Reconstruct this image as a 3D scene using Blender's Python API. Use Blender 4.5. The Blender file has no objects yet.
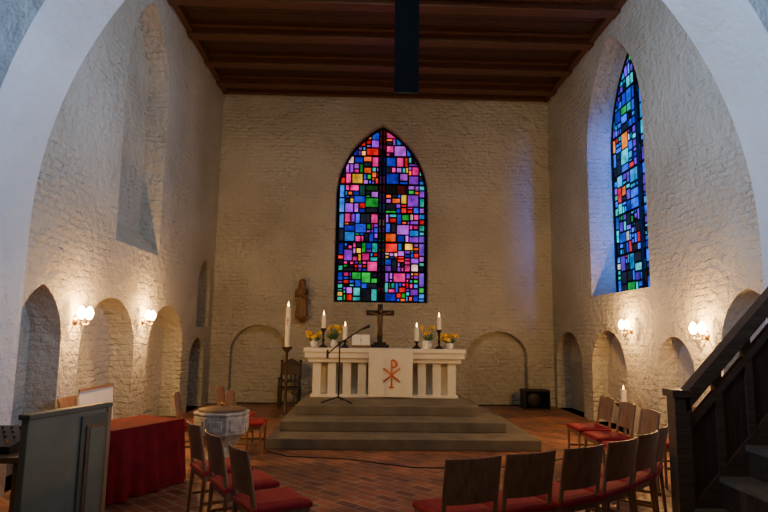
import bpy, math, random
from mathutils import Vector, Matrix
from mathutils.geometry import tessellate_polygon
random.seed(11)
PI=math.pi
COL=bpy.context.scene.collection
# ---------------------------------------------------------------- materials
def newmat(name):
    m=bpy.data.materials.new(name); m.use_nodes=True
    return m,m.node_tree,m.node_tree.nodes['Principled BSDF']
def N(nt,t,**kw):
    n=nt.nodes.new(t)
    for k,v in kw.items(): setattr(n,k,v)
    return n
def simple(name,col,rough=.6,metal=0,noise=.15,scale=8,bump=.0,emit=None,es=0,spec=.5):
    m,nt,b=newmat(name)
    b.inputs['Roughness'].default_value=rough; b.inputs['Metallic'].default_value=metal; b.inputs['Specular IOR Level'].default_value=spec
    g=N(nt,'ShaderNodeNewGeometry'); n=N(nt,'ShaderNodeTexNoise'); n.inputs['Scale'].default_value=scale; n.inputs['Detail'].default_value=4
    nt.links.new(g.outputs['Position'],n.inputs['Vector'])
    r=N(nt,'ShaderNodeValToRGB')
    r.color_ramp.elements[0].position=.3; r.color_ramp.elements[1].position=.7
    r.color_ramp.elements[0].color=(*[c*(1-noise) for c in col],1)
    r.color_ramp.elements[1].color=(*[min(1,c*(1+noise)) for c in col],1)
    nt.links.new(n.outputs['Fac'],r.inputs['Fac']); nt.links.new(r.outputs['Color'],b.inputs['Base Color'])
    if bump>0:
        bp=N(nt,'ShaderNodeBump'); bp.inputs['Strength'].default_value=bump; bp.inputs['Distance'].default_value=.02
        nt.links.new(n.outputs['Fac'],bp.inputs['Height']); nt.links.new(bp.outputs[0],b.inputs['Normal'])
    if emit:
        b.inputs['Emission Color'].default_value=(*emit,1); b.inputs['Emission Strength'].default_value=es
    return m
def wood(name,col,rough=.5,scale=3,axis='Z',contrast=.45):
    m,nt,b=newmat(name); b.inputs['Roughness'].default_value=rough
    tc=N(nt,'ShaderNodeTexCoord'); mp=N(nt,'ShaderNodeMapping')
    s=[14,14,14]; s['XYZ'.index(axis)]=1.2; mp.inputs['Scale'].default_value=s
    n=N(nt,'ShaderNodeTexNoise'); n.inputs['Scale'].default_value=scale; n.inputs['Detail'].default_value=6; n.inputs['Distortion'].default_value=.6
    nt.links.new(tc.outputs['Object'],mp.inputs[0]); nt.links.new(mp.outputs[0],n.inputs['Vector'])
    r=N(nt,'ShaderNodeValToRGB'); r.color_ramp.elements[0].position=.3; r.color_ramp.elements[1].position=.72
    r.color_ramp.elements[0].color=(*[c*(1-contrast) for c in col],1); r.color_ramp.elements[1].color=(*[min(1,c*(1+contrast)) for c in col],1)
    nt.links.new(n.outputs['Fac'],r.inputs['Fac']); nt.links.new(r.outputs['Color'],b.inputs['Base Color'])
    bp=N(nt,'ShaderNodeBump'); bp.inputs['Strength'].default_value=.15; bp.inputs['Distance'].default_value=.01
    nt.links.new(n.outputs['Fac'],bp.inputs['Height']); nt.links.new(bp.outputs[0],b.inputs['Normal'])
    return m
def whitebrick(name,col,brickbump=1.0,lump=1.0):
    m,nt,b=newmat(name); b.inputs['Roughness'].default_value=.8; b.inputs['Specular IOR Level'].default_value=.3
    g=N(nt,'ShaderNodeNewGeometry'); sp=N(nt,'ShaderNodeSeparateXYZ'); nt.links.new(g.outputs['Position'],sp.inputs[0])
    ad=N(nt,'ShaderNodeMath',operation='ADD'); nt.links.new(sp.outputs[0],ad.inputs[0]); nt.links.new(sp.outputs[1],ad.inputs[1])
    cb=N(nt,'ShaderNodeCombineXYZ'); nt.links.new(ad.outputs[0],cb.inputs[0]); nt.links.new(sp.outputs[2],cb.inputs[1])
    nz=N(nt,'ShaderNodeTexNoise'); nz.inputs['Scale'].default_value=1.6; nz.inputs['Detail'].default_value=2
    nt.links.new(g.outputs['Position'],nz.inputs['Vector'])
    mx=N(nt,'ShaderNodeVectorMath',operation='MULTIPLY_ADD'); nt.links.new(nz.outputs['Color'],mx.inputs[0])
    mx.inputs[1].default_value=(.3,.14,0); nt.links.new(cb.outputs[0],mx.inputs[2])
    nz2=N(nt,'ShaderNodeTexNoise'); nz2.inputs['Scale'].default_value=12; nz2.inputs['Detail'].default_value=3
    nt.links.new(g.outputs['Position'],nz2.inputs['Vector'])
    mx2=N(nt,'ShaderNodeVectorMath',operation='MULTIPLY_ADD'); nt.links.new(nz2.outputs['Color'],mx2.inputs[0])
    mx2.inputs[1].default_value=(.13,.075,0); nt.links.new(mx.outputs[0],mx2.inputs[2])
    br=N(nt,'ShaderNodeTexBrick'); nt.links.new(mx2.outputs[0],br.inputs['Vector'])
    br.inputs['Scale'].default_value=1; br.inputs['Brick Width'].default_value=.25; br.inputs['Row Height'].default_value=.088
    br.inputs['Mortar Size'].default_value=.024; br.inputs['Mortar Smooth'].default_value=1.0
    br.inputs['Color1'].default_value=(1,1,1,1); br.inputs['Color2'].default_value=(.3,.3,.3,1); br.inputs['Mortar'].default_value=(.15,.15,.15,1)
    pm=N(nt,'ShaderNodeTexNoise'); pm.inputs['Scale'].default_value=1.3; pm.inputs['Detail'].default_value=5; nt.links.new(g.outputs['Position'],pm.inputs['Vector'])
    pr=N(nt,'ShaderNodeMapRange'); pr.inputs['From Min'].default_value=.38; pr.inputs['From Max'].default_value=.62; pr.inputs['To Min'].default_value=.15; nt.links.new(pm.outputs['Fac'],pr.inputs['Value'])
    bm=N(nt,'ShaderNodeMix',data_type='RGBA'); bm.inputs['A'].default_value=(.55,.55,.55,1); nt.links.new(pr.outputs[0],bm.inputs['Factor']); nt.links.new(br.outputs['Color'],bm.inputs['B'])
    n2=N(nt,'ShaderNodeTexNoise'); n2.inputs['Scale'].default_value=7; n2.inputs['Detail'].default_value=7; n2.inputs['Roughness'].default_value=.62
    nt.links.new(g.outputs['Position'],n2.inputs['Vector'])
    n3=N(nt,'ShaderNodeTexNoise'); n3.inputs['Scale'].default_value=.55; n3.inputs['Detail'].default_value=6
    nt.links.new(g.outputs['Position'],n3.inputs['Vector'])
    bpa=N(nt,'ShaderNodeBump'); bpa.inputs['Strength'].default_value=.75*brickbump; bpa.inputs['Distance'].default_value=.038
    nt.links.new(bm.outputs['Result'],bpa.inputs['Height'])
    bpb=N(nt,'ShaderNodeBump'); bpb.inputs['Strength'].default_value=1.0*lump; bpb.inputs['Distance'].default_value=.12
    nt.links.new(n2.outputs['Fac'],bpb.inputs['Height']); nt.links.new(bpa.outputs[0],bpb.inputs['Normal']); nt.links.new(bpb.outputs[0],b.inputs['Normal'])
    r=N(nt,'ShaderNodeValToRGB'); r.color_ramp.elements[0].position=.35; r.color_ramp.elements[1].position=.65
    r.color_ramp.elements[0].color=(col[0]*.78,col[1]*.76,col[2]*.72,1); r.color_ramp.elements[1].color=(*col,1)
    nt.links.new(n3.outputs['Fac'],r.inputs['Fac'])
    mm=N(nt,'ShaderNodeMix',data_type='RGBA',blend_type='MULTIPLY'); mm.inputs['Factor'].default_value=.14*brickbump
    nt.links.new(r.outputs['Color'],mm.inputs['A']); nt.links.new(bm.outputs['Result'],mm.inputs['B'])
    nt.links.new(mm.outputs['Result'],b.inputs['Base Color'])
    return m
def floortile(name):
    m,nt,b=newmat(name); b.inputs['Roughness'].default_value=.5
    g=N(nt,'ShaderNodeNewGeometry'); mp=N(nt,'ShaderNodeMapping'); mp.inputs['Rotation'].default_value=(0,0,PI/4)
    nt.links.new(g.outputs['Position'],mp.inputs[0])
    br=N(nt,'ShaderNodeTexBrick'); nt.links.new(mp.outputs[0],br.inputs['Vector']); br.inputs['Scale'].default_value=1
    br.inputs['Brick Width'].default_value=.27; br.inputs['Row Height'].default_value=.135; br.inputs['Mortar Size'].default_value=.011; br.inputs['Bias'].default_value=0
    br.inputs['Color1'].default_value=(.36,.12,.055,1); br.inputs['Color2'].default_value=(.14,.05,.027,1); br.inputs['Mortar'].default_value=(.30,.23,.17,1)
    n=N(nt,'ShaderNodeTexNoise'); n.inputs['Scale'].default_value=1.6; n.inputs['Detail'].default_value=8; nt.links.new(g.outputs['Position'],n.inputs['Vector'])
    r=N(nt,'ShaderNodeValToRGB'); r.color_ramp.elements[0].position=.35; r.color_ramp.elements[1].position=.68
    r.color_ramp.elements[0].color=(.48,.48,.48,1); r.color_ramp.elements[1].color=(1.2,1.15,1.1,1); nt.links.new(n.outputs['Fac'],r.inputs['Fac'])
    mm=N(nt,'ShaderNodeMix',data_type='RGBA',blend_type='MULTIPLY'); mm.inputs['Factor'].default_value=1
    nt.links.new(br.outputs['Color'],mm.inputs['A']); nt.links.new(r.outputs['Color'],mm.inputs['B']); nt.links.new(mm.outputs['Result'],b.inputs['Base Color'])
    bp=N(nt,'ShaderNodeBump'); bp.inputs['Strength'].default_value=.5; bp.inputs['Distance'].default_value=.01; bp.invert=True
    nt.links.new(br.outputs['Fac'],bp.inputs['Height']); nt.links.new(bp.outputs[0],b.inputs['Normal'])
    return m
M_wall=whitebrick('whitewashed_brick',(.60,.565,.48))
M_arch=whitebrick('whitewashed_plaster',(.68,.70,.72),.12,.45)
M_floor=floortile('brick_floor')
M_ceil=wood('ceiling_wood',(.050,.022,.011),.6,2.5,'X')
M_beam=wood('beam_wood',(.090,.037,.017),.5,2.5,'X')
M_stone=simple('step_stone',(.15,.13,.10),.75,noise=.25,scale=3,bump=.2,spec=.3)
M_altar=simple('altar_white',(.72,.68,.58),.6,noise=.06,scale=6)
M_cloth=simple('linen',(.80,.74,.60),.85,noise=.04,scale=30,bump=.1)
M_gold=simple('embroidery_orange',(.60,.13,.02),.7,noise=.1)
M_chair=wood('chair_beech',(.28,.145,.068),.45,3,'Z',.3)
M_red=simple('red_upholstery',(.34,.012,.018),.85,noise=.2,scale=40,bump=.15)
M_velvet=simple('red_velvet',(.14,.003,.009),.9,noise=.3,scale=6,spec=.2)
M_dark=wood('dark_oak',(.06,.036,.022),.5,3,'Z',.4)
M_ebony=wood('ebony',(.018,.012,.009),.5,3,'Z',.4)
M_darkx=wood('dark_oak_rail',(.10,.06,.036),.45,3,'X',.4)
M_tread=wood('tread_wood',(.20,.15,.105),.6,3,'Y',.3)
M_black=simple('black_metal',(.012,.012,.013),.5,noise=.1,spec=.3)
M_navy=simple('navy_cloth',(.005,.008,.014),1,noise=.1,scale=20,spec=0)
M_wax=simple('wax',(.85,.78,.60),.5,noise=.03)
M_flame=simple('flame',(1,.6,.2),.5,emit=(1,.55,.18),es=18)
M_brass=simple('brass',(.45,.30,.10),.35,metal=.9,noise=.1)
M_shade=simple('lamp_glass',(1,.85,.6),.5,emit=(1,.60,.20),es=60)
M_statue=wood('carved_wood',(.17,.085,.035),.5,3,'Z',.4)
M_grey=simple('grey_paint',(.17,.165,.115),.55,noise=.12,scale=5,spec=.3)
M_greyd=simple('grey_paint_moulding',(.11,.105,.075),.55,noise=.12,scale=5,spec=.3)
M_font=simple('font_stone',(.50,.46,.38),.75,noise=.3,scale=14,bump=.5)
M_fontlid=simple('font_lid',(.16,.10,.06),.6,noise=.2,spec=.2)
M_yellow=simple('daffodil_yellow',(.95,.55,.01),.6,noise=.1)
M_green=simple('leaf_green',(.06,.16,.03),.6,noise=.3,scale=20)
M_white=simple('white_ceramic',(.85,.85,.82),.25,noise=.02)
M_board=simple('white_board',(.75,.74,.70),.6,noise=.04)
M_lead=simple('lead',(.006,.006,.008),.8,noise=.1,spec=.1)
M_paper=simple('paper',(.8,.76,.66),.7,noise=.03)
# ---------------------------------------------------------------- builder
class B:
    def __init__(s): s.v=[];s.f=[];s.m=[];s.sm=[];s.mats=[]
    def mi(s,mat):
        if mat not in s.mats: s.mats.append(mat)
        return s.mats.index(mat)
    def add(s,vs,fs,mat,smooth=False,M=None):
        o=len(s.v)
        for p in vs:
            p=Vector(p)
            if M is not None: p=M@p
            s.v.append(p)
        i=s.mi(mat)
        for f in fs: s.f.append([o+k for k in f]); s.m.append(i); s.sm.append(smooth)
    def box(s,c,d,mat,M=None):
        x,y,z=c; a,b,h=d[0]/2,d[1]/2,d[2]/2
        vs=[(x+i*a,y+j*b,z+k*h) for k in(-1,1) for j in(-1,1) for i in(-1,1)]
        s.add(vs,[(0,2,3,1),(4,5,7,6),(0,1,5,4),(2,6,7,3),(0,4,6,2),(1,3,7,5)],mat,False,M)
    def prism(s,pts,mapf,d0,d1,mat,holes=()):
        loops=[list(pts)]+[list(h) for h in holes]
        flat=[p for l in loops for p in l]
        tris=tessellate_polygon([[Vector((p[0],p[1],0)) for p in l] for l in loops])
        n=len(flat)
        vs=[mapf(u,v,d0) for u,v in flat]+[mapf(u,v,d1) for u,v in flat]
        fs=[tuple(t) for t in tris]+[tuple(n+k for k in reversed(t)) for t in tris]
        o=0
        for l in loops:
            k=len(l)
            for i in range(k):
                a=o+i;b=o+(i+1)%k; fs.append((a,b,n+b,n+a))
            o+=k
        s.add(vs,fs,mat)
    def lathe(s,prof,mat,c=(0,0,0),seg=24,smooth=True,sx=1,sy=1,M=None,fold=None,caps=True):
        vs=[];fs=[]
        for r,z in prof:
            for i in range(seg):
                a=2*PI*i/seg; rr=r*(1+(fold(a,z) if fold else 0))
                vs.append((c[0]+rr*math.cos(a)*sx,c[1]+rr*math.sin(a)*sy,c[2]+z))
        for j in range(len(prof)-1):
            for i in range(seg):
                k=(i+1)%seg; fs.append((j*seg+i,j*seg+k,(j+1)*seg+k,(j+1)*seg+i))
        s.add(vs,fs,mat,smooth,M)
        if caps:
            n=len(prof)-1
            if prof[0][0]>1e-4: s.add(vs[:seg],[tuple(reversed(range(seg)))],mat,False,M)
            if prof[-1][0]>1e-4: s.add(vs[n*seg:],[tuple(range(seg))],mat,False,M)
    def tube(s,pts,r,mat,seg=8,M=None):
        P=[Vector(p) for p in pts]; n=len(P); R=r if isinstance(r,(list,tuple)) else [r]*n
        vs=[];fs=[]; prev=None
        for i,p in enumerate(P):
            t=(P[min(i+1,n-1)]-P[max(i-1,0)]).normalized()
            if prev is None:
                a=Vector((0,0,1)) if abs(t.z)<.9 else Vector((1,0,0)); u=t.cross(a).normalized()
            else: u=(prev-t*prev.dot(t)).normalized()
            prev=u; w=t.cross(u)
            for k in range(seg):
                an=2*PI*k/seg; vs.append(p+(u*math.cos(an)+w*math.sin(an))*R[i])
        for j in range(n-1):
            for k in range(seg):
                q=(k+1)%seg; fs.append((j*seg+k,j*seg+q,(j+1)*seg+q,(j+1)*seg+k))
        fs.append(tuple(reversed(range(seg)))); fs.append(tuple((n-1)*seg+k for k in range(seg)))
        s.add(vs,fs,mat,True,M)
    def ball(s,c,r,mat,sc=(1,1,1),seg=14,M=None):
        prof=[(math.sin(PI*i/8)*r,-math.cos(PI*i/8)*r*sc[2]) for i in range(9)]
        s.lathe(prof,mat,c,seg,True,sc[0],sc[1],M,None,False)
    def done(s,name,loc=(0,0,0),rz=0,bevel=0,scale=1):
        me=bpy.data.meshes.new(name); me.from_pydata([tuple(v) for v in s.v],[],s.f)
        for m in s.mats: me.materials.append(m)
        me.polygons.foreach_set('material_index',s.m); me.polygons.foreach_set('use_smooth',s.sm); me.update()
        o=bpy.data.objects.new(name,me); COL.objects.link(o); o.location=loc; o.rotation_euler=(0,0,rz); o.scale=(scale,)*3
        if bevel>0:
            b=o.modifiers.new('bevel','BEVEL'); b.width=bevel; b.segments=2; b.limit_method='ANGLE'
        return o
def arch(u0,u1,v0,sp,ap,n=14):
    w=(u1-u0)/2; h=ap-sp; uc=(u0+u1)/2; L=[]
    if h>=w:
        R=(h*h+w*w)/(2*w); am=math.asin(min(1,h/R))
        for i in range(n+1):
            a=am*i/n; L.append((u0+R-R*math.cos(a),sp+R*math.sin(a)))
    else:
        for i in range(n+1):
            a=PI/2*i/n; L.append((uc-w*math.cos(a),sp+h*math.sin(a)))
    Rr=[(2*uc-u,v) for u,v in reversed(L[:-1])]
    return [(u0,v0)]+L+Rr+[(u1,v0)]
XL,XR,D,H=-3.54,4.40,13.6,7.46
ml=lambda u,v,d:(XL-d,u,v)
mr=lambda u,v,d:(XR+d,u,v)
mb=lambda u,v,d:(u,D+d,v)
# ---------------------------------------------------------------- walls
b=B(); out=[(6.0,-.1),(D,-.1),(D,H+.1),(6.0,H+.1)]
doorarch=arch(12.0,13.05,0,.95,1.48)
holesL=[arch(6.02,6.95,0,1.45,2.10),arch(7.40,9.12,0,1.30,2.06),arch(9.68,11.50,0,1.30,2.06),doorarch,
        arch(8.20,9.93,2.87,5.5,6.95),arch(12.35,13.28,1.70,2.55,3.17)]
b.prism(out,ml,0,.36,M_wall,holesL); b.prism(out,ml,.36,.60,M_wall,[doorarch])
b.add([(XL-.36,8.20,3.25),(XL-.36,9.93,3.25),(XL,8.20,2.87),(XL,9.93,2.87)],[(0,1,3,2)],M_wall)
b.done('wall_left')
b=B()
winR=arch(8.85,11.2,2.38,5.15,7.12,20)
holesR=[arch(11.8,13.4,0,1.0,1.70),arch(9.8,11.3,0,1.0,1.72),arch(7.75,8.75,.35,1.1,1.62),arch(6.02,7.12,0,1.5,2.18),winR]
b.prism(out,mr,0,.30,M_wall,holesR); b.prism(out,mr,.30,.65,M_wall,[arch(8.95,11.2,2.38,5.15,7.10,20)])
b.done('wall_right')
b=B(); out=[(XL-.6,-.1),(XR+.7,-.1),(XR+.7,H+.1),(XL-.6,H+.1)]
winB=arch(-.76,1.46,2.33,4.85,6.68,20)
b.prism(out,mb,0,.22,M_wall,[winB,arch(-3.10,-1.77,0,1.15,1.78),arch(2.38,3.78,0,1.1,1.70)])
b.prism(out,mb,.22,.5,M_wall,[arch(-.72,1.42,2.36,4.85,6.63,20)])
b.done('wall_back')
# chancel arch wall
b=B(); R=arch(-3.47,4.20,-.1,2.6,7.14,28)
loop=[(-6.2,-.1)]+R+[(7.2,-.1),(7.2,8.6),(-6.2,8.6)]
ma=lambda u,v,d:(u,5.1+d,v)
b.prism(loop,ma,0,.9,M_arch); b.done('wall_chancel_arch')
# nave shell
b=B(); b.box((-6.3,.5,4.25),(.2,9.4,8.7),M_arch); b.done('wall_nave_left')
b=B(); b.box((7.3,.5,4.25),(.2,9.4,8.7),M_arch); b.done('wall_nave_right')
b=B(); b.box((.5,-4.1,4.25),(13.4,.2,8.7),M_arch); b.done('wall_nave_rear')
b=B(); b.box((.5,.5,8.7),(13.6,9.4,.2),M_ceil); b.done('ceiling_nave')
b=B(); b.box((.5,5.0,-.1),(14,18.6,.2),M_floor); b.done('floor')
# ceiling
b=B()
n=26; y0=5.9; dy=(D-y0+.2)/n
for i in range(n):
    b.box(((XL+XR)/2,y0+dy*(i+.5),H+.05),(XR-XL+.3,dy-.012,.06),M_ceil)
b.box(((XL+XR)/2,9.8,H+.13),(XR-XL+.8,8.0,.08),M_ceil)
b.done('ceiling')
b=B()
for y in (13.0,11.95,10.75,9.55,8.35,7.15):
    b.box(((XL+XR)/2,y,H-.08),(XR-XL,.24,.20),M_beam)
    b.box(((XL+XR)/2,y-.17,H-.01),(XR-XL,.10,.07),M_beam); b.box(((XL+XR)/2,y+.17,H-.01),(XR-XL,.10,.07),M_beam)
b.done('ceiling_beams',bevel=.012)
b=B(); b.box(((XL+XR)/2,D-.06,H-.06),(XR-XL,.12,.14),M_beam); b.done('trim_1',bevel=.01)
b=B(); b.box((XL+.06,9.8,H-.06),(.12,7.6,.14),M_beam); b.done('trim_2',bevel=.01)
b=B(); b.box((XR-.06,9.8,H-.06),(.12,7.6,.14),M_beam); b.done('trim_3',bevel=.01)
# hanging banner
b=B(); b.box((0,0,6.43),(.40,.03,1.90),M_navy); b.tube([(-.21,0,7.40),(.21,0,7.40)],.02,M_black); b.tube([(-.20,0,5.49),(.20,0,5.49)],.02,M_black)
b.done('hanging_banner',(.60,9.0,0),0)
# ---------------------------------------------------------------- stained glass
def glassmat():
    m,nt,bs=newmat('stained_glass'); a=N(nt,'ShaderNodeVertexColor'); a.layer_name='Col'
    g=N(nt,'ShaderNodeNewGeometry'); n=N(nt,'ShaderNodeTexNoise'); n.inputs['Scale'].default_value=6; n.inputs['Detail'].default_value=3
    nt.links.new(g.outputs['Position'],n.inputs['Vector'])
    mr_=N(nt,'ShaderNodeMapRange'); mr_.inputs['To Min'].default_value=.5; mr_.inputs['To Max'].default_value=1.9; mr_.inputs['From Min'].default_value=.3; mr_.inputs['From Max'].default_value=.7
    nt.links.new(n.outputs['Fac'],mr_.inputs['Value'])
    nt.links.new(a.outputs['Color'],bs.inputs['Emission Color']); nt.links.new(mr_.outputs[0],bs.inputs['Emission Strength'])  # panes emit their own colour, standing in for daylight from behind
    bs.inputs['Base Color'].default_value=(.005,.005,.01,1); bs.inputs['Roughness'].default_value=.4; bs.inputs['Specular IOR Level'].default_value=.1
    return m
M_glass=glassmat()
def clip(poly,cp):
    o=poly
    for i in range(len(cp)):
        a=cp[i]; c=cp[(i+1)%len(cp)]; inp=o; o=[]
        if not inp: break
        side=lambda p:(c[0]-a[0])*(p[1]-a[1])-(c[1]-a[1])*(p[0]-a[0])
        for j in range(len(inp)):
            p=inp[j]; q=inp[(j+1)%len(inp)]; sp_,sq=side(p),side(q)
            if sp_>=0: o.append(p)
            if (sp_>=0)!=(sq>=0):
                t=sp_/(sp_-sq); o.append((p[0]+t*(q[0]-p[0]),p[1]+t*(q[1]-p[1])))
    return o
PAL_C=[((.01,.04,.70),9),((.005,.01,.30),11),((.24,.008,.60),18),((.0,.2,.75),6),((.0,.45,.42),7),((.8,.001,.004),14),((1.1,.10,.0),7),((.80,.004,.22),18),((.0,.34,.03),10),((.95,.5,.5),4),((1.0,.5,.02),4),((.006,.008,.015),18),((.5,.07,.75),12)]
PAL_R=[((.01,.12,1.1),24),((.004,.02,.45),24),((.13,.03,.75),12),((.0,.33,.9),15),((.01,.6,.8),9),((.75,.005,.02),4),((.9,.2,.0),2),((.0,.36,.05),6),((.8,.75,.75),4),((.006,.008,.015),18)]
def pick(pal):
    t=random.random()*sum(w for c,w in pal)
    for c,w in pal:
        t-=w
        if t<=0: return c
    return pal[0][0]
def split(r,out,smin,smax):
    x0,x1,y0,y1=r; w,h=x1-x0,y1-y0
    if max(w,h)<smax and (random.random()<.5 or max(w,h)<smin*1.8): out.append(r); return
    if w*random.uniform(.7,1.4)>h and w>smin*1.6 or h<smin*1.6:
        if w<smin*1.6: out.append(r); return
        t=x0+w*random.uniform(.3,.7); split((x0,t,y0,y1),out,smin,smax); split((t,x1,y0,y1),out,smin,smax)
    else:
        t=y0+h*random.uniform(.3,.7); split((x0,x1,y0,t),out,smin,smax); split((x0,x1,t,y1),out,smin,smax)
def stained(name,loop,mapf,dg,pal,frame_r=.03,bars=6,cross=None):
    us=[p[0] for p in loop]; vs_=[p[1] for p in loop]; u0,u1,v0,v1=min(us),max(us),min(vs_),max(vs_)
    uc=(u0+u1)/2
    area=sum(loop[i][0]*loop[(i+1)%len(loop)][1]-loop[(i+1)%len(loop)][0]*loop[i][1] for i in range(len(loop)))
    cp=loop if area>0 else loop[::-1]
    rects=[]
    nb=bars; hb=(v1-v0)/nb
    for k in range(nb):
        a,b_=v0+k*hb+.008,v0+(k+1)*hb-.008
        split((u0+.17,uc-.085,a,b_),rects,.085,.33); split((uc+.085,u1-.17,a,b_),rects,.085,.33)
        split((u0+.03,u0+.17,a,b_),rects,.10,.38); split((u1-.17,u1-.03,a,b_),rects,.10,.38)
        split((uc-.08,uc+.08,a,b_),rects,.12,.3)
    V=[];F=[];C=[]
    for r in rects:
        g=random.uniform(.013,.026); p=[(r[0]+g,r[2]+g),(r[1]-g,r[2]+g),(r[1]-g,r[3]-g),(r[0]+g,r[3]-g)]
        if r[1]-r[0]<.055 or r[3]-r[2]<.055: continue
        q=clip(p,cp)
        if len(q)<3: continue
        c=pick(pal)
        if abs((r[0]+r[1])/2-uc)<.09: c=tuple(x*.07 for x in c)
        elif cross and abs((r[2]+r[3])/2-cross)<.10 and abs((r[0]+r[1])/2-uc)<.62: c=tuple(x*.07 for x in c)
        elif min(r[1]-u0,u1-r[0])<.2 and random.random()<.4: c=random.choice([(.0,.45,.6),(.02,.2,.9),(.0,.5,.35),(.2,.05,.7)])
        k=random.uniform(.55,1.4); o=len(V)
        V+= [mapf(u,v,dg) for u,v in q]; F.append(list(range(o,o+len(q)))); C+=[(c[0]*k,c[1]*k,c[2]*k,1)]*len(q)
    nglass=len(F)
    bb=B()
    bb.prism(cp,mapf,dg+.01,dg+.03,M_lead)
    L=list(loop)+[loop[0]]
    bb.tube([mapf(u,v,dg-.01) for u,v in L],frame_r,M_lead,6)
    bb.tube([mapf(uc,v0,dg-.02),mapf(uc,v1-.05,dg-.02)],.03,M_lead,6)
    for k in range(1,nb):
        v=v0+k*hb; s=clip([(u0-1,v-.01),(u1+1,v-.01),(u1+1,v+.01),(u0-1,v+.01)],cp)
        if len(s)>2:
            a=min(p[0] for p in s); c2=max(p[0] for p in s); bb.tube([mapf(a,v,dg-.015),mapf(c2,v,dg-.015)],.013,M_lead,6)
    o=len(V); V+=[tuple(p) for p in bb.v]; F+=[[o+k for k in f] for f in bb.f]; C+=[(0,0,0,1)]*len(bb.v)
    me=bpy.data.meshes.new(name); me.from_pydata(V,[],F); me.materials.append(M_glass); me.materials.append(M_lead)
    ca=me.color_attributes.new('Col','FLOAT_COLOR','POINT')
    for i,c in enumerate(C): ca.data[i].color=c
    for i,p in enumerate(me.polygons): p.material_index=0 if i<nglass else 1
    ob=bpy.data.objects.new(name,me); COL.objects.link(ob); return ob
stained('window_1',arch(-.72,1.42,2.36,4.85,6.63,20),mb,.20,PAL_C,cross=5.15)
stained('window_2',arch(8.95,11.2,2.38,5.15,7.10,20),mr,.52,PAL_R)
# door in left wall
b=B(); b.prism(arch(12.03,13.02,.01,.94,1.45),ml,.44,.50,M_dark)
for y in (12.2,12.37,12.54,12.71,12.88): b.box((XL-.435,y,.7),(.012,.02,1.2 if 12.3<y<12.8 else 1.0),M_black)
b.ball((XL-.42,12.9,.75),.03,M_brass); b.done('door_1')
# ---------------------------------------------------------------- altar steps and altar
b=B()
b.box((.575,(8.35+12.3)/2,.075),(3.85,12.3-8.35,.15),M_stone)
b.box((.45,(8.95+12.25)/2,.225),(3.4,12.25-8.95,.15),M_stone)
b.box((.375,(9.6+12.2)/2,.375),(2.95,12.2-9.6,.15),M_stone)
b.done('altar_steps',bevel=.012)
b=B()
ax,ay=.365,11.3
b.box((ax,ay,1.24),(2.92,1.1,.16),M_altar); b.box((ax,ay,1.125),(2.80,1.0,.09),M_altar)
b.box((ax,ay+.1,.78),(2.4,.45,.62),M_altar)
b.box((ax,ay,.477),(2.7,.95,.05),M_altar)
for i in range(10):
    x=ax-1.24+i*.2755
    b.box((x,ay-.36,.79),(.15,.16,.60),M_altar)
    b.box((x,ay+.36,.79),(.16,.16,.60),M_altar)
b.box((ax,ay,1.328),(2.96,1.14,.016),M_cloth)
b.box((ax,ay-.572,1.30),(2.96,.008,.07),M_cloth)
b.done('altar',bevel=.006)
# antependium with chi-rho
b=B(); yf=ay-.60
nx=16
vs=[];fs=[]
for j in range(9):
    for i in range(nx+1):
        x=.07+.80*i/nx; z=1.342-.86*j/8; vs.append((x,yf+.008*math.sin(i*1.3)*(j/8),z))
for j in range(8):
    for i in range(nx): a=j*(nx+1)+i; fs.append((a,a+1,a+nx+2,a+nx+1))
b.add(vs,fs,M_cloth,True)
b.add([(.07,yf,1.342),(.87,yf,1.342),(.87,yf+.5,1.342),(.07,yf+.5,1.342)],[(0,1,2,3)],M_cloth)
cx=.49; yy=yf-.012
b.tube([(cx,yy,.66),(cx,yy,1.14)],.015,M_gold)
b.tube([(cx+.09*math.sin(t)*1.0,yy,1.07+.07*math.cos(t)) for t in [PI*i/10 for i in range(11)]],.014,M_gold)
b.tube([(cx-.15,yy,.75),(cx+.15,yy,.99)],.013,M_gold); b.tube([(cx+.15,yy,.75),(cx-.15,yy,.99)],.013,M_gold)
b.tube([(cx-.05,yy,.655),(cx+.05,yy,.655)],.014,M_gold)
b.done('altar_cloth')
T=1.338
def flame(b,x,y,z,s=1): b.lathe([(0.001,0),(.009*s,.012*s),(.011*s,.025*s),(.006*s,.045*s),(.0005,.07*s)],M_flame,(x,y,z),8)
def candlestick(x,y,h,ch,r=.03):
    b=B(); b.lathe([(.085,0),(.085,.015),(.03,.05),(.018,.08),(.03,h*.4),(.016,h*.5),(.022,h*.8),(.05,h-.02),(.05,h)],M_black,seg=18)
    b.lathe([(r,h),(r,h+ch-.005),(r*.8,h+ch)],M_wax,seg=16); flame(b,0,0,h+ch,1.3); return b.done('altar_candlestick',(x,y,T))
candlestick(-.79,11.1,.36,.24,.04); candlestick(1.40,11.1,.36,.24,.04)
candlestick(-.38,11.05,.14,.26,.042); candlestick(.97,11.05,.14,.26,.042)
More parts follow.
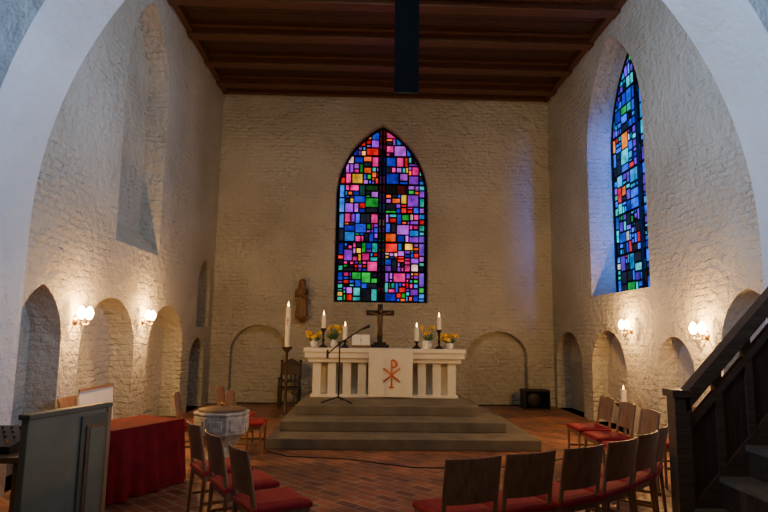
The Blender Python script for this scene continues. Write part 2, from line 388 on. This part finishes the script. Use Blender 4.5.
# crucifix
b=B(); b.box((0,0,.03),(.34,.18,.06),M_ebony); b.box((0,0,.08),(.24,.12,.05),M_ebony)
b.box((0,0,.45),(.10,.045,.76),M_ebony); b.box((0,0,.66),(.54,.045,.10),M_ebony)
b.tube([(0,-.045,.63),(0,-.05,.53),(0,-.045,.45)],[.04,.032,.036],M_statue,10)
for sx in(-1,1):
    b.tube([(0.03*sx,-.045,.63),(.12*sx,-.04,.645),(.21*sx,-.035,.67)],[.018,.014,.011],M_statue)
    b.tube([(.02*sx,-.045,.45),(.03*sx,-.07,.35),(.012*sx,-.045,.22)],[.022,.017,.012],M_statue)
b.tube([(-.035,-.05,.46),(.035,-.05,.46)],.026,M_statue); b.ball((.012,-.06,.69),.032,M_statue,(1,1,1.2))
b.done('altar_crucifix',(.28,11.25,T+.006))
# book stand
b=B(); Mx=Matrix.Rotation(math.radians(-28),4,'X')
b.box((0,0,.13),(.36,.02,.25),M_statue,Mx); b.box((0,-.03,.02),(.34,.05,.03),M_statue)
b.box((-.085,-.022,.14),(.165,.02,.22),M_paper,Mx); b.box((.085,-.022,.14),(.165,.02,.22),M_paper,Mx); b.tube([(0,.02,.15),(0,.13,.01)],.01,M_statue)
b.done('book_stand',(-.08,10.98,T+.012))
def vase(name,x,y,n,hs,spread,mat=M_white):
    b=B(); b.lathe([(.04,0),(.065,.03),(.07,.08),(.045,.13),(.05,.15)],mat,seg=18)
    for i in range(n):
        a=random.random()*2*PI; r=spread*math.sqrt(random.random()); h=hs*random.uniform(.7,1.1)
        p=Vector((r*math.cos(a),r*math.sin(a),h)); b.tube([(0,0,.1),(p.x*.4,p.y*.4,h*.65),p],.004,M_green,5)
        d=Vector((p.x+random.uniform(-.1,.1),p.y-.12,.05)).normalized(); Q=Matrix.Translation(p)@d.to_track_quat('Z','Y').to_matrix().to_4x4()
        vs=[(0,0,0)];
        for k in range(12):
            rr=.05 if k%2==0 else .022; vs.append((rr*math.cos(k*PI/6),rr*math.sin(k*PI/6),.008))
        b.add(vs,[(0,1+k,1+(k+1)%12) for k in range(12)],M_yellow,False,Q)
        b.lathe([(.012,0),(.014,.02),(.022,.035)],M_yellow,seg=8,M=Q)
    for i in range(int(n*1.5)):
        a=random.random()*2*PI; h=hs*random.uniform(.6,1.0); r=spread*random.uniform(.5,1.2)
        p=[(0,0,.1),(r*.5*math.cos(a),r*.5*math.sin(a),h*.7),(r*math.cos(a),r*math.sin(a),h*.9)]
        b.tube(p,[.006,.013,.001],M_green,5)
    b.done(name,(x,y,T))
vase('daffodil_vase',-.98,11.3,16,.26,.15); vase('daffodil_vase',-.60,11.35,14,.38,.15); vase('daffodil_vase',1.22,11.35,10,.38,.14); vase('daffodil_vase',1.62,11.25,18,.24,.16)
b=B(); b.lathe([(.05,0),(.055,.14),(.05,.15)],M_white,seg=16); b.done('white_jar',(1.12,10.92,T+.001))
# ---------------------------------------------------------------- paschal candle
b=B(); b.lathe([(.17,0),(.17,.03),(.07,.07),(.03,.12),(.028,.6),(.045,.65),(.028,.7),(.026,1.22),(.10,1.30),(.11,1.33)],M_dark,seg=24)
b.lathe([(.050,1.33),(.050,2.10),(.042,2.11)],M_wax,seg=24); flame(b,0,0,2.11,1.6)
b.box((0,-.05,1.82),(.014,.008,.16),M_gold); b.box((0,-.05,1.85),(.06,.008,.014),M_gold)
b.done('paschal_candle',(-1.53,11.6,0))
# high-back chair
b=B()
for sx in(-.22,.22):
    b.box((sx,-.2,.23),(.05,.05,.46),M_ebony); b.box((sx,.2,.52),(.05,.05,1.04),M_ebony); b.box((sx,0,.68),(.05,.44,.04),M_ebony); b.box((sx,-.2,.57),(.04,.04,.2),M_ebony); b.ball((sx,.2,1.06),.035,M_ebony)
b.box((0,0,.45),(.48,.46,.05),M_ebony); b.box((0,.2,.85),(.40,.03,.22),M_dark); b.box((0,.2,.60),(.40,.03,.06),M_ebony); b.box((0,-.2,.14),(.42,.03,.04),M_ebony)
for x in(-.1,0,.1): b.box((x,.2,.68),(.03,.02,.14),M_ebony)
b.prism([(-.22,.96),(.22,.96),(.15,1.05),(0,1.12),(-.15,1.05)],lambda u,v,d:(u,.185+d,v),0,.03,M_ebony)
b.done('carved_armchair',(-1.62,12.9,0),bevel=.006,scale=.93)
# statue
b=B(); fold=lambda a,z:.10*math.sin(7*a+z*3)*(1 if z<.6 else .2)
b.lathe([(.135,0),(.14,.06),(.125,.2),(.12,.35),(.125,.48),(.13,.56),(.12,.63),(.06,.68),(.04,.70)],M_statue,seg=40,sy=.75,fold=fold)
b.ball((0,-.015,.76),.062,M_statue,(1,1,1.2)); b.lathe([(.09,.62),(.085,.74),(.075,.82),(.03,.865),(.001,.87)],M_statue,(0,.02,0),20,sy=.8)
b.tube([(-.12,0,.60),(-.13,-.08,.45),(-.02,-.13,.47)],[.035,.032,.02],M_statue); b.tube([(.12,0,.60),(.14,-.08,.46),(.05,-.13,.42)],[.035,.032,.02],M_statue)
b.tube([(.05,-.12,.44),(.06,-.13,.54)],[.04,.035],M_statue); b.ball((.06,-.13,.60),.034,M_statue)
b.lathe([(.02,-.16),(.07,-.10),(.12,-.04),(.13,0)],M_statue,(0,.05,0),20)
b.box((0,.10,-.03),(.30,.19,.06),M_statue); b.done('madonna_statue',(-1.47,13.42,1.98))
# mic stand
b=B()
for a in (200,320,80): b.tube([(0,0,.10),(.30*math.cos(math.radians(a)),.30*math.sin(math.radians(a)),.014)],.013,M_black)
b.tube([(0,0,.08),(0,0,.98)],.013,M_black); b.ball((0,0,.98),.028,M_black)
b.tube([(-.20,0,.80),(0,0,.98),(.36,-.05,1.22)],.011,M_black); b.tube([(.36,-.05,1.22),(.46,-.06,1.26)],[.014,.022],M_black,10); b.ball((.48,-.06,1.27),.03,M_black)
b.lathe([(.02,0),(.02,.14)],M_black,(-.20,0,.73),10)
b.done('microphone_stand',(-.43,9.95,.455))
# loudspeaker
b=B(); b.box((0,0,.21),(.58,.36,.42),M_black); b.box((0,-.185,.21),(.52,.012,.36),M_navy)
b.lathe([(.15,0),(.13,.02),(.05,.03)],M_black,M=Matrix.Translation((-.08,-.19,.21))@Matrix.Rotation(PI/2,4,'X'),seg=24); b.box((.27,-.18,.21),(.02,.03,.2),M_black)
b.done('floor_loudspeaker',(3.82,13.2,0),bevel=.015)
# candle pedestal at right
b=B(); b.lathe([(.15,0),(.15,.03),(.03,.07),(.028,.5),(.12,.56),(.13,.60)],M_dark,seg=20); b.lathe([(.045,.60),(.045,.80)],M_wax,seg=16); flame(b,0,0,.80)
b.done('candle_pedestal',(4.0,9.05,0))
# sconces
SC=95
def sconce(x,y,z,side):
    b=B()
    b.lathe([(.065,0),(.06,.015),(.03,.03)],M_brass,M=Matrix.Rotation(PI/2,4,'Y'),seg=20)
    for s in(-1,1):
        b.tube([(.02,0,0),(.07,s*.05,-.05),(.12,s*.09,-.05),(.12,s*.10,.0)],.009,M_brass)
        b.lathe([(.025,0),(.03,.01),(.012,.02)],M_brass,(.12,s*.10,0),12)
        b.lathe([(.022,.015),(.044,.05),(.052,.09),(.040,.135),(.012,.17),(.001,.175)],M_shade,(.12,s*.10,0),16)
    o=b.done('wall_sconce',(x,y,z),0 if side>0 else PI)
    L=bpy.data.lights.new('sconce_bulb_light','POINT'); L.energy=SC; L.color=(1,.52,.15); L.shadow_soft_size=.03
    lo=bpy.data.objects.new('sconce_bulb_light',L); COL.objects.link(lo); lo.location=(x+side*.24,y,z+.12)
for y,z in((7.24,1.72),(9.40,1.76)): sconce(XL,y,z,1)
for y,z in((9.55,1.72),(7.42,1.64)): sconce(XR,y,z,-1)
# ---------------------------------------------------------------- font
b=B(); oc=dict(seg=8,smooth=False)
b.lathe([(.34,0),(.34,.08),(.24,.16),(.20,.22),(.20,.34),(.27,.44),(.36,.52),(.37,.74),(.35,.76)],M_font,**oc)
b.lathe([(.37,.76),(.38,.78),(.37,.80)],M_font,**oc)
b.lathe([(.32,.80),(.31,.83),(.10,.86),(.02,.87)],M_fontlid,seg=24); b.ball((0,0,.89),.03,M_brass)
for i in range(8):
    a=PI/8+i*PI/4; Q=Matrix.Rotation(a,4,'Z'); b.box((.342,0,.63),(.02,.17,.14),M_font,Q)
b.done('baptismal_font',(-1.66,7.05,0),PI/8,bevel=.006,scale=.86)
# ---------------------------------------------------------------- chairs
def chair(x,y,rz):
    b=B()
    for s in(-1,1):
        b.tube([(s*.19,.19,0),(s*.19,.19,.43)],[.015,.018],M_chair,8)
        b.tube([(s*.19,-.22,0),(s*.19,-.19,.44),(s*.185,-.25,.80)],[.014,.019,.014],M_chair,8)
        b.box((s*.19,0,.40),(.022,.38,.05),M_chair); b.box((s*.19,0,.20),(.018,.38,.025),M_chair)
    b.box((0,.185,.40),(.36,.022,.05),M_chair); b.box((0,-.185,.40),(.36,.022,.05),M_chair)
    vs=[];fs=[]
    for k,(ins,z) in enumerate([(0.0,.425),(0,.455),(.015,.468),(.06,.478)]):
        h=.215-ins
        vs+=[(-h,-h,z),(h,-h,z),(h,h,z),(-h,h,z)]
    for k in range(3):
        for i in range(4): j=(i+1)%4; fs.append((k*4+i,k*4+j,k*4+4+j,k*4+4+i))
    fs+=[(3,2,1,0),(12,13,14,15)]; b.add(vs,fs,M_red)
    vs=[];fs=[];n=8
    for i in range(n+1):
        t=-1+2*i/n; X=.205*t; dy=-.035*(1-t*t)
        for (z,yb) in((.54,-.205),(.83,-.258)):
            vs.append((X,yb+dy+.008,z)); vs.append((X,yb+dy-.008,z))
    for i in range(n):
        a=i*4;c=a+4
        fs+=[(a,c,c+2,a+2),(a+1,a+3,c+3,c+1),(a,a+1,c+1,c),(a+2,c+2,c+3,a+3)]
    fs+=[(0,2,3,1),(n*4,n*4+1,n*4+3,n*4+2)]; b.add(vs,fs,M_chair)
    return b.done('wooden_chair',(x,y,0),math.radians(rz),bevel=.004)
def cb(x,y,rz):
    a=math.radians(rz); chair(x-.24*math.sin(a),y+.24*math.cos(a),rz)
for x,y,r in [(.70,3.84,20),(1.12,4.02,23),(1.56,4.24,30),(1.96,4.52,37),(2.32,4.86,44),(2.64,5.24,55)]: cb(x,y,r)
for x,y,r in [(3.05,6.30,90),(3.10,6.95,90),(3.12,7.60,90),(3.70,6.62,90)]: cb(x,y,r)
for x,y,r in [(-.84,4.14,-60),(-1.14,4.66,-60),(-1.44,5.18,-60),(-1.74,7.85,-90),(-2.02,8.45,-90),(-2.35,7.6,-80),(-3.42,7.0,-90)]: cb(x,y,r)
# ---------------------------------------------------------------- red covered table
b=B(); L,W,hh=.66,.30,.66
b.box((0,0,hh-.03),(2*W-.04,2*L-.04,.04),M_dark)
for i in(-1,1):
    for j in(-1,1): b.box((i*(W-.06),j*(L-.06),.31),(.05,.05,.62),M_dark)
per=[]
def edge(a,c,n): return [(a[0]+(c[0]-a[0])*i/n,a[1]+(c[1]-a[1])*i/n) for i in range(n)]
cs=[(-W,-L),(W,-L),(W,L),(-W,L)]
for i in range(4): per+=edge(cs[i],cs[(i+1)%4],40 if i%2 else 18)
n=len(per); vs=[];fs=[]
for j in range(11):
    t=j/10; z=hh*(1-t)+.012*t
    for i,(x,y) in enumerate(per):
        r=math.hypot(x,y); k=1+t*(.12+.07*math.sin(i*.62)+.05*math.sin(i*1.3+1))*.6/r
        vs.append((x*k,y*k,z))
for j in range(10):
    for i in range(n): k=(i+1)%n; fs.append((j*n+i,(j+1)*n+i,(j+1)*n+k,j*n+k))
b.add(vs,fs,M_velvet,True); b.add([(x,y,hh+.001) for x,y in per],[tuple(range(n))],M_velvet)
b.done('cloth_covered_table',(-2.52,6.12,0),-math.radians(27))
# ---------------------------------------------------------------- panelled screen bottom-left
b=B(); Lp=.67
b.box((0,0,.57),(Lp,.05,1.06),M_grey); b.box((0,0,1.105),(Lp+.02,.08,.03),M_greyd); b.box((0,0,.06),(Lp+.01,.08,.12),M_greyd)
b.box((Lp/2-.145,-.03,.60),(.24,.02,.92),M_greyd); b.box((Lp/2-.145,-.042,.60),(.17,.02,.80),M_statue); b.box((Lp/2-.145,-.048,.60),(.13,.02,.76),M_grey)
b.box((Lp/2-.01,-.0,.58),(.04,.07,1.05),M_chair)
b.box((-.25,.0,.02),(.05,.34,.04),M_greyd); b.box((.25,.0,.02),(.05,.34,.04),M_greyd)
a=math.atan2(.65,.18)
b.done('panelled_screen',(-1.83,3.775,0),a,bevel=.006)
# side table with mixer
b=B(); b.box((0,0,.72),(.9,.7,.04),M_statue)
for i in(-1,1):
    for j in(-1,1): b.box((i*.4,j*.3,.35),(.05,.05,.70),M_statue)
b.done('side_table',(-2.75,4.5,0),bevel=.005)
b=B(); b.prism([(0,0),(.42,0),(.42,.13),(0,.05)],lambda u,v,d:(d,u,v),0,.5,M_black)
for i in range(7):
    for j in range(4): b.lathe([(.009,0),(.008,.02)],M_black if j else M_gold,(.05+i*.065,.06+j*.09,.055+(.06+j*.09)*.19),8)
b.done('audio_mixer',(-2.95,4.25,.741))
# white board leaning in left niche
b=B(); Q=Matrix.Rotation(math.radians(-5),4,'Y')
b.box((0,0,.44),(.02,.95,.86),M_board,Q); b.box((.012,0,.86),(.02,.97,.03),M_chair,Q)
b.done('leaning_board',(-3.46,7.95,0.0))
# ---------------------------------------------------------------- pulpit stair
b=B(); yb=4.2; sl=1.07; X0=2.11
def zz(x): return (x-X0)*sl
xe=4.1
mp_=lambda u,v,d:(u,yb+d,v)
b.box((2.25,yb,.60),(.11,.11,1.20),M_darkx); b.box((2.25,yb,1.21),(.15,.15,.05),M_darkx)
def band(o0,o1,d0,d1,m,xa=2.28,xb=xe): b.prism([(xa,zz(xa)+o0),(xb,zz(xb)+o0),(xb,zz(xb)+o1),(xa,zz(xa)+o1)],mp_,d0,d1,m)
band(-.02,.24,-.035,.035,M_darkx); band(.90,1.03,-.055,.055,M_darkx); band(.74,.80,-.03,.03,M_darkx)
band(.24,.80,-.008,.012,M_dark)
x=2.28
while x<xe: 
    b.prism([(x,zz(x)+.2),(x+.05,zz(x+.05)+.2),(x+.05,zz(x+.05)+.97),(x,zz(x)+.97)],mp_,-.028,.028,M_darkx); x+=.23
ns=9
for i in range(ns):
    xa=X0+.20*i; z=.214*(i+1)
    b.box((xa+.12,3.82,z-.02),(.27,.74,.04),M_tread); b.box((xa+.01,3.82,z-.125),(.02,.70,.17),M_darkx)
b.prism([(X0-.02,0),(X0+.3,0),(xe,zz(xe)-.32),(xe,zz(xe)-.02),(X0+.02,.0)],lambda u,v,d:(u,3.45+d,v),0,.04,M_darkx)
b.box((4.05,3.82,.92),(.1,.7,1.84),M_dark)
b.done('pulpit_staircase',bevel=.004)
# cable
b=B(); b.tube([(-1.3,8.2,.006),(-1.0,7.9,.006),(-.2,7.75,.006),(.6,7.3,.006),(1.3,7.25,.006),(2.2,7.5,.006),(3.0,8.2,.006),(3.6,9.5,.006)],.007,M_black,6); b.done('floor_cable')
# ---------------------------------------------------------------- lights
def area(name,loc,target,size,energy,col,sy=None,spread=180):
    L=bpy.data.lights.new(name,'AREA'); L.energy=energy; L.color=col; L.size=size; L.spread=math.radians(spread)
    if sy: L.shape='RECTANGLE'; L.size_y=sy
    o=bpy.data.objects.new(name,L); COL.objects.link(o); o.location=loc
    o.rotation_euler=(Vector(target)-Vector(loc)).to_track_quat('-Z','Y').to_euler(); return o
area('chancel_flood_light',(.4,6.15,7.2),(.4,13.4,3.0),1.6,62,(1,.94,.82),.4)
area('recess_blue_fill',(4.80,9.02,4.3),(4.88,11.2,4.2),.18,26,(.0,.17,1),3.4,44)  # added strip lamp hidden by the near jamb, imitates daylight on the far jamb
area('nave_daylight_left',(-5.9,1.0,5.0),(4.0,5.5,5.2),2.0,170,(.36,.60,1),3.0,50)
area('nave_daylight_right',(6.9,1.0,5.0),(-3.3,5.5,4.8),2.0,130,(.36,.60,1),3.0,50)
area('nave_fill_light',(.4,1.0,8.2),(.4,5,0),3,65,(1,.88,.70))  # added warm fill for the foreground chairs and stair, no actual fitting
w=bpy.data.worlds.new('world'); bpy.context.scene.world=w; w.use_nodes=True
w.node_tree.nodes['Background'].inputs[0].default_value=(.35,.45,.6,1); w.node_tree.nodes['Background'].inputs[1].default_value=.1
# ---------------------------------------------------------------- camera
f=581.25; p,yw,r=[math.radians(a) for a in(7.659,1.725,.757)]
F=Vector((math.sin(yw)*math.cos(p),math.cos(yw)*math.cos(p),math.sin(p))); Rr=Vector((math.cos(yw),-math.sin(yw),0)); U=Rr.cross(F)
R2=Rr*math.cos(r)+U*math.sin(r); U2=-Rr*math.sin(r)+U*math.cos(r)
c=bpy.data.cameras.new('camera'); c.lens=f/768*36; c.sensor_width=36; co=bpy.data.objects.new('camera',c); COL.objects.link(co)
m=Matrix((R2,U2,-F)).transposed().to_4x4(); m.translation=Vector((0,0,1.6)); co.matrix_world=m
bpy.context.scene.camera=co
